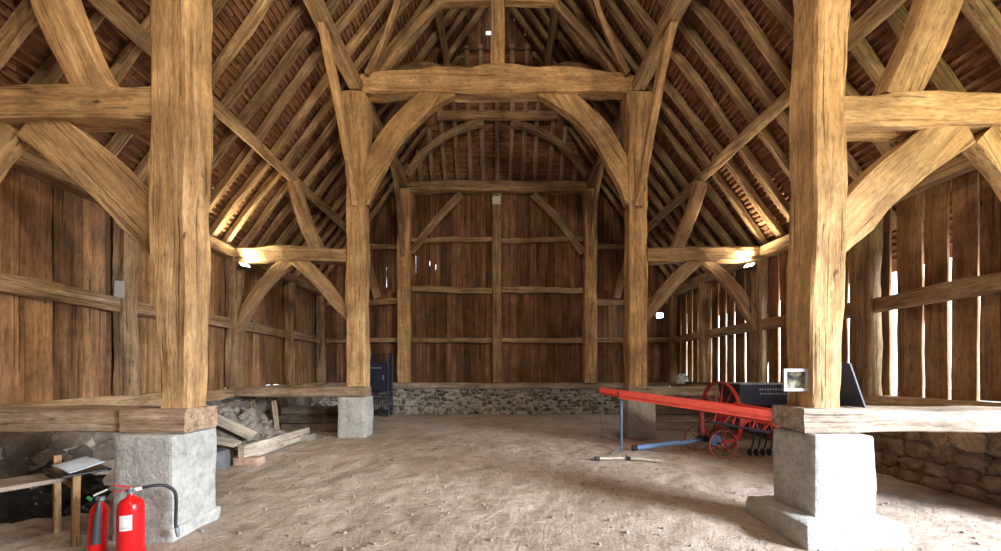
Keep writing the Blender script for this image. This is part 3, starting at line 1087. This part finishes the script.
def sheet(name, c, w, d, rz, tilt, mat, label, cat, amp=.02, th=.004, n=10, rx=0.0):
    rot = Matrix.Rotation(rz, 3, 'Z') @ Matrix.Rotation(rx, 3, 'X') @ Matrix.Rotation(tilt, 3, 'Y')
    vs, fs = [], []
    for s_ in (0, 1):
        for j in range(n+1):
            for i in range(n+1):
                x, y = w*(i/n-.5), d*(j/n-.5)
                z = amp*(nz(x*5+c[0], y*5, 1.3)+.5*nz(x*11, y*11+c[1], 4.4))
                vs.append(rot @ V((x, y, z-th*s_)))
    K = (n+1)*(n+1)
    for j in range(n):
        for i in range(n):
            a = j*(n+1)+i
            fs.append((a, a+1, a+n+2, a+n+1))
            fs.append((K+a, K+a+n+1, K+a+n+2, K+a+1))
    rim = [i for i in range(n+1)]+[j*(n+1)+n for j in range(1, n+1)]+[n*(n+1)+i for i in range(n-1, -1, -1)]+[j*(n+1) for j in range(n-1, 0, -1)]
    for a, b_ in zip(rim, rim[1:]+rim[:1]):
        fs.append((a, K+a, K+b_, b_))
    return tag(mesh_obj(name, vs, fs, mat, None, None, True, V(c)), label, cat)
ra = math.atan2(-.32, .54)
sheet('dark_board', (-4.0, 3.62, .690), .54, .34, ra, 0, M_TARP, 'thin black board lying across the bench end under the paper', 'board', .004, .016)
sheet('paper_sheet', (-3.97, 3.60, .742), .40, .24, ra+.1, math.radians(4), M_PAPER, 'bluish white paper sheet lying on the bench end', 'paper', .012, .002, 10, math.radians(11))

def heap(name, c, d, mat, label, cat, sd, sub=5, crump=.25, fr=2.2):
    bm = bmesh.new()
    bmesh.ops.create_icosphere(bm, subdivisions=sub, radius=1)
    for v in bm.verts:
        q = v.co.copy()
        k = 1+crump*nz(q.x*fr+sd, q.y*fr, q.z*fr)+crump*.6*abs(nz(q.x*fr*2.3, q.y*fr*2.3+sd, q.z*fr*2.3))+crump*.3*abs(nz(q.x*fr*5, q.y*fr*5, q.z*fr*5+sd))
        q = q*k
        if q.z < -.35: q.z = -.35
        v.co = V((q.x*d[0]/2, q.y*d[1]/2, (q.z+.35)*d[2]/1.35))
    bm.verts.index_update()
    o = mesh_obj(name, [v.co.copy() for v in bm.verts], [tuple(v.index for v in f.verts) for f in bm.faces], mat, None, None, True, V(c))
    bm.free()
    return tag(o, label, cat)
heap('plastic_sheeting', (-5.18, 4.42, fz(-5.18, 4.42)-.01), (.95, .62, .46), M_TARP, 'crumpled black plastic sheeting on the floor behind the grey plank bench', 'sheeting', 2.2, 5, .35, 2.6)

# thin white rectangle on the near face of the aisle post
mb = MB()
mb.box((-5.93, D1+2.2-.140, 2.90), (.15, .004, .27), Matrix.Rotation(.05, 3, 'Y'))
tag(mb.build('white_rectangle', M_WHITE), 'thin white rectangle on the left aisle post above the rail', 'notice')
# plaque on the end wall post
mb = MB()
mb.box((-.02, D3-.275, 7.36), (.27, .02, .27), bev=.005)
tag(mb.build('plaque', plain('pale_plate', (.62, .62, .60), .5)), 'small pale square plaque at the head of the end wall centre post', 'plaque')

# framed picture beside the right post
e = empty('framed_picture', (2.985, 3.80, 1.53), 'small white-framed picture sticking out from the near right post', 'picture')
mb = MB()
for (c_, d_) in (((0, 0, .098), (.245, .022, .03)), ((0, 0, -.098), (.245, .022, .03)), ((-.107, 0, 0), (.03, .022, .168)), ((.107, 0, 0), (.03, .022, .168))):
    mb.box(c_, d_, bev=.003)
mb.build('frame', plain('white_frame', (.42, .42, .45), .5), e)
mb = MB()
mb.box((0, .004, 0), (.186, .008, .168))
mb.build('print', M_PIC, e)
# black panel leaning on the outer face of the same post
mb = MB()
a = math.atan2(.16, .46)
mb.box((3.60, 3.97, 1.475), (.018, .36, .47), Matrix.Rotation(-a, 3, 'Y'), bev=.003)
tag(mb.build('display_board', M_NAVY), 'black board leaning outside the near right post on the pale sole plate', 'board')

# ------------------------------------------------------------------ roll cage by the end wall
zb = fz(-3.8, 12.35)
e = empty('roll_cage', (-3.80, 12.35, zb), 'dark navy wheeled cage standing by the end wall behind the middle left post', 'trolley')
mb = MB()
for sx in (-1, 1):
    for sy in (-1, 1):
        mb.tube([(sx*.33, sy*.25, .14), (sx*.33, sy*.25, 2.0)], .02, 8)
    mb.tube([(sx*.33, -.25, 2.0), (sx*.33, .25, 2.0)], .02, 8)
    for i in range(1, 6):
        mb.tube([(sx*.33, -.25+i*.083, .16), (sx*.33, -.25+i*.083, 2.0)], .008, 6)
for z in (.55, 1.0, 1.5, 2.0):
    mb.tube([(-.33, .25, z), (.33, .25, z)], .014, 8)
for i in range(1, 9):
    mb.tube([(-.33+i*.0733, .25, .16), (-.33+i*.0733, .25, 2.0)], .008, 6)
mb.build('cage', M_NAVY, e)
mb = MB()
mb.box((0, 0, .15), (.70, .54, .04), bev=.008)
mb.build('base', M_NAVY, e)
mb = MB()
mb.box((0, -.02, 1.28), (.60, .38, .92), bev=.02)
mb.build('crate_load', M_NAVY, e)
mb = MB()
mb.box((-.06, -.222, 1.56), (.34, .012, .045), bev=.003)
mb.box((.17, -.222, 1.25), (.045, .012, .16), bev=.003)
mb.build('label_plate', M_STEEL, e)
for sx in (-1, 1):
    for sy in (-1, 1):
        mb = MB()
        mb.lathe([(.03, -.018), (.06, -.016), (.06, .016), (.03, .018)], (sx*.29, sy*.21, .062), 16, rot=Matrix.Rotation(PI/2, 3, 'Y'))
        mb.box((sx*.29, sy*.21, .11), (.05, .05, .05))
        mb.build('castor', M_BLACK, e)

# ------------------------------------------------------------------ red seed drill
def ring(c, r, t, ax, n=40):
    c = V(c)
    out = []
    for i in range(n):
        q = 2*PI*i/n
        if ax == 'X': out.append(c+V((0, r*math.cos(q), r*math.sin(q))))
        else: out.append(c+V((r*math.cos(q), 0, r*math.sin(q))))
    return out
def wheel(e, c, r, ax, nsp, rim, mat, hubr, name='wheel'):
    mb = MB()
    n = 48
    vs, fs = [], []
    wv = V((1, 0, 0)) if ax == 'X' else V((0, 1, 0))
    for i in range(n):
        q = 2*PI*i/n
        dr = V((0, math.cos(q), math.sin(q))) if ax == 'X' else V((math.cos(q), 0, math.sin(q)))
        for (rr, ww) in ((r, -rim), (r, rim), (r-rim*.55, rim), (r-rim*.55, -rim)):
            vs.append(V(c)+dr*rr+wv*ww)
    for i in range(n):
        for k in range(4):
            j = (i+1) % n
            fs.append((i*4+k, i*4+(k+1) % 4, j*4+(k+1) % 4, j*4+k))
    mb.add(vs, fs)
    w_ = part(mb, name, mat, e)
    mb = MB()
    for i in range(nsp):
        q = 2*PI*(i+.3)/nsp
        dr = V((0, math.cos(q), math.sin(q))) if ax == 'X' else V((math.cos(q), 0, math.sin(q)))
        mb.tube([V(c)+dr*hubr*.7, V(c)+dr*(r-rim*.4)], [r*.028, r*.022], 8)
    sp = mesh_obj('spokes', [v-V(e.location) for v in mb.v], mb.f, mat, w_)
    mb = MB()
    R3 = Matrix.Rotation(PI/2, 3, 'Y') if ax == 'X' else Matrix.Rotation(PI/2, 3, 'X')
    mb.lathe([(hubr*.5, -rim*1.6), (hubr, -rim*1.2), (hubr, rim*1.2), (hubr*.5, rim*1.6)], c, 18, rot=R3)
    mesh_obj('hub', [v-V(e.location) for v in mb.v], mb.f, mat, w_)
    return w_
zf = fz(4.8, 7.2)
e = empty('seed_drill', (4.9, 7.2, zf), 'old red seed drill with navy hopper and tall spoked wheels at right', 'farm machine')
wheel(e, (4.28, 7.30, zf+.66), .66, 'X', 12, .035, M_RED, .08)
wheel(e, (5.58, 7.30, zf+.66), .66, 'X', 12, .035, M_RED, .08)
mb = MB()
mb.tube([(4.22, 7.3, zf+.66), (5.64, 7.3, zf+.66)], .028, 12)
part(mb, 'axle', M_RED, e)
mb = MB()     # hopper: trough with sloping sides
x0, x1 = 4.43, 5.44
pr = [(6.92, 1.37), (7.62, 1.37), (7.50, 1.0), (7.32, .92), (7.14, .92), (6.97, 1.0)]
vs = [(x0, y, z) for y, z in pr]+[(x1, y, z) for y, z in pr]
fs = [tuple(range(6)), tuple(range(11, 5, -1))]+[(i, 6+i, 6+(i+1) % 6, (i+1) % 6) for i in range(6)]
mb.add(vs, fs)
hop = part(mb, 'hopper', M_NAVY, e)
mb = MB()
mb.box(((x0+x1)/2, 7.27, 1.383), (x1-x0+.04, .76, .022), bev=.005)
lid = mesh_obj('lid', [v-V(e.location) for v in mb.v], mb.f, M_STEEL, hop)
mb = MB()
for row, (n_, z_, h_) in enumerate(((11, 1.285, .036), (14, 1.205, .030))):
    for i in range(n_):
        mb.box((4.80+i*.048+row*.02, 6.92+(1.37-z_)*.135-.003, z_), (.018 if i % 3 else .028, .006, h_))
mesh_obj('lettering', [v-V(e.location) for v in mb.v], mb.f, plain('faded_white_paint', (.34, .35, .40), .7), hop)
mb = MB()
for x in (4.42, 5.45):
    mb.box((x, 7.3, zf+.70), (.035, 1.15, .06))
    mb.box((x, 7.02, zf+.82), (.03, .05, .30))
    mb.box((x, 7.52, zf+.82), (.03, .05, .30))
mb.box((4.93, 6.74, zf+.70), (1.06, .05, .06))
mb.box((4.93, 7.86, zf+.70), (1.06, .05, .06))
part(mb, 'frame', M_RED, e)
mb = MB()
mb.tube([(4.40, 6.66, zf+.46), (5.46, 6.66, zf+.46)], .024, 10)
part(mb, 'coulter_bar', M_NAVY, e)
for i in range(8):
    x = 4.52+i*.115
    mb = MB()
    mb.tube([(x, 6.72, zf+.68), (x, 6.66, zf+.46), (x, 6.72, zf+.22), (x, 6.80, zf+.03)], [.011, .014, .014, .010], 8)
    mb.box((x, 6.80, zf+.06), (.012, .11, .10), Matrix.Rotation(.4, 3, 'X'))
    part(mb, 'coulter', M_NAVY, e)
for i in range(4):
    x = 4.50+i*.12
    mb = MB()
    mb.tube([(x, 6.70, zf+.70), (x-.10, 6.62, zf+.60), (x-.06, 6.62, zf+.47)], .013, 8)
    part(mb, 'lever', M_RED, e)
# steerage fore-carriage
zw = fz(3.9, 6.8)
wheel(e, (3.93, 6.60, zw+.245), .245, 'Y', 6, .018, plain('faded_red', (.48, .13, .12), .6, 0, .2), .04)
wheel(e, (3.78, 7.16, zw+.245), .245, 'Y', 6, .018, plain('dull_red', (.34, .09, .085), .6, 0, .2), .04)
mb = MB()
mb.tube([(3.94, 6.56, zw+.245), (3.93, 6.63, zw+.245), (3.78, 7.13, zw+.245), (3.77, 7.2, zw+.245)], .018, 10)
mb.box((3.80, 6.95, zw+.28), (.10, .16, .10), bev=.01)
part(mb, 'fore_axle', M_NAVY, e)
mb = MB()
mb.lathe([(.0, -.012), (.10, -.010), (.10, .010), (.0, .012)], (3.86, 6.72, zw+.30), 20, rot=Matrix.Rotation(PI/2, 3, 'X'))
part(mb, 'guide_plate', M_BLUE, e)
mb = MB()
mb.tube([(3.90, 6.78, zw+.25), (4.2, 6.72, zw+.30), (4.44, 6.78, zf+.66)], .026, 10)
part(mb, 'perch', M_RED, e)
mb = MB()
mb.tube([(3.80, 6.98, zw+.27), (3.40, 7.02, zw+.19), (3.32, 7.03, zw+.20), (2.60, 7.10, fz(2.6, 7.1)+.055)], [.040, .040, .046, .046], 14)
db = part(mb, 'drawbar', M_BLUE, e)
smooth_by_angle(db)
mb = MB()
mb.tube([(2.62, 7.10, fz(2.6, 7.1)+.057), (2.53, 7.106, fz(2.6, 7.1)+.050)], [.050, .050], 14)
mesh_obj('end_cap', [v-V(e.location) for v in mb.v], mb.f, M_BLACK, db)
mb = MB()
mb.tube([(3.70, 6.95, zw+.28), (3.68, 6.95, zw+.50)], .012, 8)
part(mb, 'pin', M_BLACK, e)

# ------------------------------------------------------------------ long red elevator trough on its stand
A0, A1 = V((2.30, 7.16, 1.13)), V((4.13, 5.62, .90))
B0, B1 = V((2.22, 8.28, 1.14)), V((4.13, 6.62, .92))
e = empty('elevator_trough', (3.2, 6.9, fz(3.2, 6.9)), 'long bright red trough sloping down from a thin blue-grey stand to the right', 'farm machine')
def slab(mb, q, dz0, dz1):
    vs = [p+V((0, 0, dz0)) for p in q]+[p+V((0, 0, dz1)) for p in q]
    mb.add(vs, [(3, 2, 1, 0), (4, 5, 6, 7)]+[(i, (i+1) % 4, 4+(i+1) % 4, 4+i) for i in range(4)])
mb = MB()
slab(mb, [A0, A1, B1, B0], 0.0, .03)
part(mb, 'bed', M_RED2, e)
off = V((.02, .04, 0))
for (p, q) in ((A0, A1), (B0-V((0, .04, 0)), B1-V((0, .04, 0)))):
    mb = MB()
    slab(mb, [p, q, q+V((.015, .045, 0)), p+V((.015, .045, 0))], -.03, .125)
    part(mb, 'side_board', M_RED2, e)
mb = MB()
slab(mb, [A1+V((-.02, 0, 0)), A1+V((.03, 0, 0)), B1+V((.03, 0, 0)), B1+V((-.02, 0, 0))], -.10, .15)
mb.add([A1+V((.03, .02, .16)), A1+V((.10, .10, -.02)), A1+V((.03, .10, -.12)), A1+V((.045, .03, .16)), A1+V((.115, .11, -.02)), A1+V((.045, .11, -.12))], [(0, 1, 2), (5, 4, 3), (0, 3, 4, 1), (1, 4, 5, 2), (2, 5, 3, 0)])
part(mb, 'end_plate', M_RED2, e)
for p, q in ((A0+V((.05, .02, 0)), 0), (B0+V((.06, -.06, 0)), 1)):
    mb = MB()
    zg = fz(p.x, p.y)
    mb.tube([(p.x, p.y, p.z+.02), (p.x, p.y, zg+.015)], .022, 10)
    part(mb, 'stand_leg', M_STEEL if q else plain('blue_grey_paint', (.12, .19, .34), .5), e)
mb = MB()
pa, pb = A0+V((.05, .02, 0)), B0+V((.06, -.06, 0))
za, zb2 = fz(pa.x, pa.y)+.03, fz(pb.x, pb.y)+.03
mb.tube([(pa.x, pa.y, za+.10), (pb.x, pb.y, zb2+.03)], .013, 8)
mb.tube([(pa.x, pa.y, za+.05), (pa.x-.28, pa.y-.30, fz(pa.x-.28, pa.y-.3)+.015)], .011, 8)
mb.tube([(pb.x, pb.y, zb2+.05), (pb.x-.26, pb.y-.36, fz(pb.x-.26, pb.y-.36)+.015)], .011, 8)
part(mb, 'stand_brace', M_STEEL, e)
for p in (A1+V((.10, .10, 0)),):
    mb = MB()
    mb.box((p.x, p.y, (p.z+fz(p.x, p.y))/2), (.04, .04, p.z-fz(p.x, p.y)))
    part(mb, 'leg', M_RED, e)
mb = MB()
mb.box((3.78, 7.02, (zw+.36+.97)/2), (.07, .07, .97-zw-.36), bev=.008)
part(mb, 'bolster', M_RED, e)
def on(t, dz): return A0.lerp(A1, t)+V((.01, .03, dz))
mb = MB()
mb.tube([on(.64, -.19), on(.975, -.21)], .02, 10)
part(mb, 'lower_rail', M_NAVY, e)
for i in range(6):
    t = .66+i*.055
    mb = MB()
    mb.tube([on(t, -.19), on(t+(.05 if i % 2 else .02), -.02)], .010, 8)
    part(mb, 'strut', M_RED, e)
mb = MB()
p, q = A0.lerp(B0, .45).lerp(A1.lerp(B1, .45), .10)+V((0, 0, .045)), A0.lerp(B0, .45).lerp(A1.lerp(B1, .45), .38)+V((0, 0, .05))
mb.tube([p, p.lerp(q, .4), q], .016, 8)
mb.box(p+V((0, 0, .02)), (.12, .06, .05), bev=.01)
mb.box(q+V((0, 0, .015)), (.06, .10, .04), bev=.01)
tag(mb.build('iron_bar', M_BLACK), 'dark iron bar lying in the red trough near its stand', 'tool')

# batons on the floor
def rod(name, p, q, r, mat, label, cat, endcol=None):
    p, q = V(p), V(q)
    e = empty(name, (p+q)/2, label, cat)
    mb = MB()
    n = 6
    mb.tube([p.lerp(q, i/n)+V((0, 0, .003*nz(i*.9, p.x))) for i in range(n+1)], r, 12)
    smooth_by_angle(part(mb, 'shaft', mat, e))
    mb = MB()
    d = (q-p).normalized()
    mb.tube([p-d*.05, p+d*.03], r*1.5, 12)
    part(mb, 'black_end', M_BLACK, e)
rod('wooden_baton', (1.70, 6.42, fz(1.70, 6.42)+.045), (2.16, 6.47, fz(2.16, 6.47)+.04), .022, M_PALE, 'pale wooden baton with black end on the floor, the left of two', 'stick')
rod('wooden_baton', (2.24, 6.46, fz(2.24, 6.46)+.045), (2.74, 6.32, fz(2.74, 6.32)+.04), .022, M_PALE, 'pale wooden baton with black end on the floor, the right of two', 'stick')

# ------------------------------------------------------------------ rubble heap and lumber in the left aisle
hc = V((-5.05, 7.15, 0))
def hz(x, y):
    d = math.hypot((x-hc.x)/.95, (y-hc.y)/1.15)
    return fz(x, y)+max(0, .78*(1-d**1.6))*(1+.25*nz(x*3, y*3, 6.6))
vs, fs = [], []
n = 40
for j in range(n+1):
    for i in range(n+1):
        x, y = hc.x-.76+1.81*i/n, hc.y-1.2+2.4*j/n
        z = hz(x, y)
        z = z-.04 if z <= fz(x, y)+.001 else z+.10*nz(x*6, y*6, 1)+.05*nz(x*14, y*14, 2)
        vs.append((x, y, z))
for j in range(n):
    for i in range(n):
        a = j*(n+1)+i
        fs.append((a, a+1, a+n+2, a+n+1))
M_SPOIL = stone('rubble_spoil', (.14, .12, .105), (.25, .215, .19), (.38, .34, .31), 6.0, 1.0)
o = mesh_obj('rubble_mound', vs, fs, M_SPOIL, None, None, True)
tag(o, 'mound of grey rubble and earth in the left aisle behind the near plinth', 'rubble')
o['kind'] = 'stuff'
M_STN = stone('rubble_stone', (.20, .18, .165), (.34, .31, .285), (.48, .45, .42), 5.0, .9)
protos = []
for i in range(6):
    mb = MB()
    rough_stone(mb, (0, 0, 0), (1.0, .8, .6), 31.7+i*3.1, 0, 3)
    o = mb.build('rubble_stone', M_STN, smooth=True)
    protos.append(o)
R2 = random.Random(5)
for i in range(120):
    o = protos[i] if i < 6 else protos[i % 6].copy()
    if i >= 6: COL.objects.link(o)
    while True:
        x, y = hc.x+R2.uniform(-.66, .92), hc.y+R2.uniform(-1.05, 1.1)
        if hz(x, y) > fz(x, y)+.06: break
    k = R2.uniform(.10, .26)
    o.scale = (k, k*R2.uniform(.8, 1.1), k*R2.uniform(.7, 1.1))
    o.location = (x, y, hz(x, y)+k*.14)
    o.rotation_euler = (R2.uniform(-.6, .6), R2.uniform(-.6, .6), R2.uniform(0, 6))
    tag(o, 'rough grey stone lying loose on the rubble mound in the left aisle', 'stone', 'loose stones on the rubble mound')
timber('plank', line((-4.19, 6.22, .275), (-4.12, 8.25, .275), 18), .11, .24, X1, M_PALE, 'long pale squared beam lying on the floor along the edge of the rubble', 'plank', rough=.006, cham=.06)
tag(block('brick', (-4.10, 6.30, fz(-4.1, 6.3)+.065), (.40, .22, .13), M_BRICK, 8.8, .012, .006, cuts=4), 'pinkish brick under the near end of the long pale beam', 'brick')
tag(block('brick', (-4.08, 8.05, fz(-4.08, 8.05)+.07), (.40, .24, .14), M_STN, 9.9, .02, .015, cuts=4), 'grey stone block under the far end of the long pale beam', 'stone')
timber('plank', line((-5.02, 6.45, .93), (-4.30, 6.72, .47), 10), .07, .26, (.55, 0, .8), M_PALE, 'broad tan plank slanting down the near side of the rubble', 'plank', rough=.006, cham=.06)
timber('plank', line((-4.85, 6.18, .55), (-4.27, 6.25, .42), 8), .22, .06, Y1, M_PALE, 'short pale offcut propped between slate slab and long beam', 'plank', rough=.006, cham=.06)
tag(block('slate_slab', (-4.62, 6.02, fz(-4.6, 6.0)+.14), (.52, .40, .30), plain('blue_grey_slate', (.15, .155, .18), .7, 0, .3, 6), 7.1, .015, .012, cuts=5), 'dark blue-grey slab on the floor behind the near left plinth', 'slab')
timber('lath', line((-4.86, 7.72, .50), (-5.02, 7.80, 1.00), 8), .09, .03, X1, M_OLD, 'grey lath leaning in the rubble, the left of two', 'lath', rough=.004)
timber('lath', line((-4.46, 7.72, .42), (-4.62, 7.86, 1.00), 8), .08, .03, X1, M_OLD, 'grey lath leaning in the rubble, the right of two', 'lath', rough=.004)
M_DARKW = wood('dark_lumber', (.07, .055, .042), (.15, .12, .095), (.24, .20, .165), var=.4)
for sx, nm, y0, xa, xb, words in ((-1, 'left', 9.25, 3.45, 5.3, ('bottom', 'second', 'third')), (1, 'right', 9.35, 3.72, 5.75, ('bottom', 'second', 'third', 'top'))):
    z = fz(sx*4.4, y0)-.01
    for i, wd in enumerate(words):
        h = (.20, .19, .19, .17)[i]
        timber('lumber_baulk', line((sx*(xa+.1*(i % 2)), y0+.05*i, z+h/2), (sx*(xb-.12*((i+1) % 2)), y0+.02-.03*i, z+h/2), 14), .26-.02*i, h, Y1, M_DARKW if sx < 0 else M_OLD,
               '%s baulk of the timber stack under the middle %s sole plate' % (wd, nm), 'timber', rough=.008)
        z += h+.012

# things on the right sill
heap('plastic_bag', (5.86, 12.05, 1.225), (.32, .50, .30), M_BAG, 'pale blue plastic bag heaped on the sill in the far right corner', 'bag', 6.1, 4, .3, 2.0)
timber('dark_plank', line((5.93, 10.2, 1.265), (5.93, 11.85, 1.265), 10), .22, .05, X1, M_DARKW, 'dark plank lying on the right sill beside the pale bag', 'plank', rough=.004)

# ------------------------------------------------------------------ litter on the floor
mb = MB()
R3_ = random.Random(21)
for i in range(900):
    x, y = R3_.uniform(-4.5, 5.2), 3.15+6*R3_.random()**1.6
    k = R3_.choice((.008, .012, .018, .03))*R3_.uniform(.7, 1.3)
    rough_stone(mb, (x, y, fz(x, y)+k*.2), (k*1.4, k*1.1, k), i*.37, 0, 1)
o = tag(mb.build('pebbles', M_STN, smooth=True), 'small pebbles and clods scattered over the earth floor', 'pebbles')
o['kind'] = 'stuff'
mb = MB()
for i in range(420):
    x, y = R3_.gauss(-.3, 1.9), 3.2+5.5*R3_.random()**1.3
    a = R3_.uniform(0, PI)
    l_ = R3_.uniform(.04, .16)
    d = V((math.cos(a), math.sin(a), 0))*l_
    p = V((x, y, fz(x, y)+.016))
    mb.tube([p-d/2, p+V((0, 0, .006))+V((-d.y, d.x, 0))*.12, p+d/2], .0022, 4)
o = tag(mb.build('straw', plain('straw', (.50, .41, .26), .8)), 'wisps of straw scattered over the earth floor', 'straw')
o['kind'] = 'stuff'
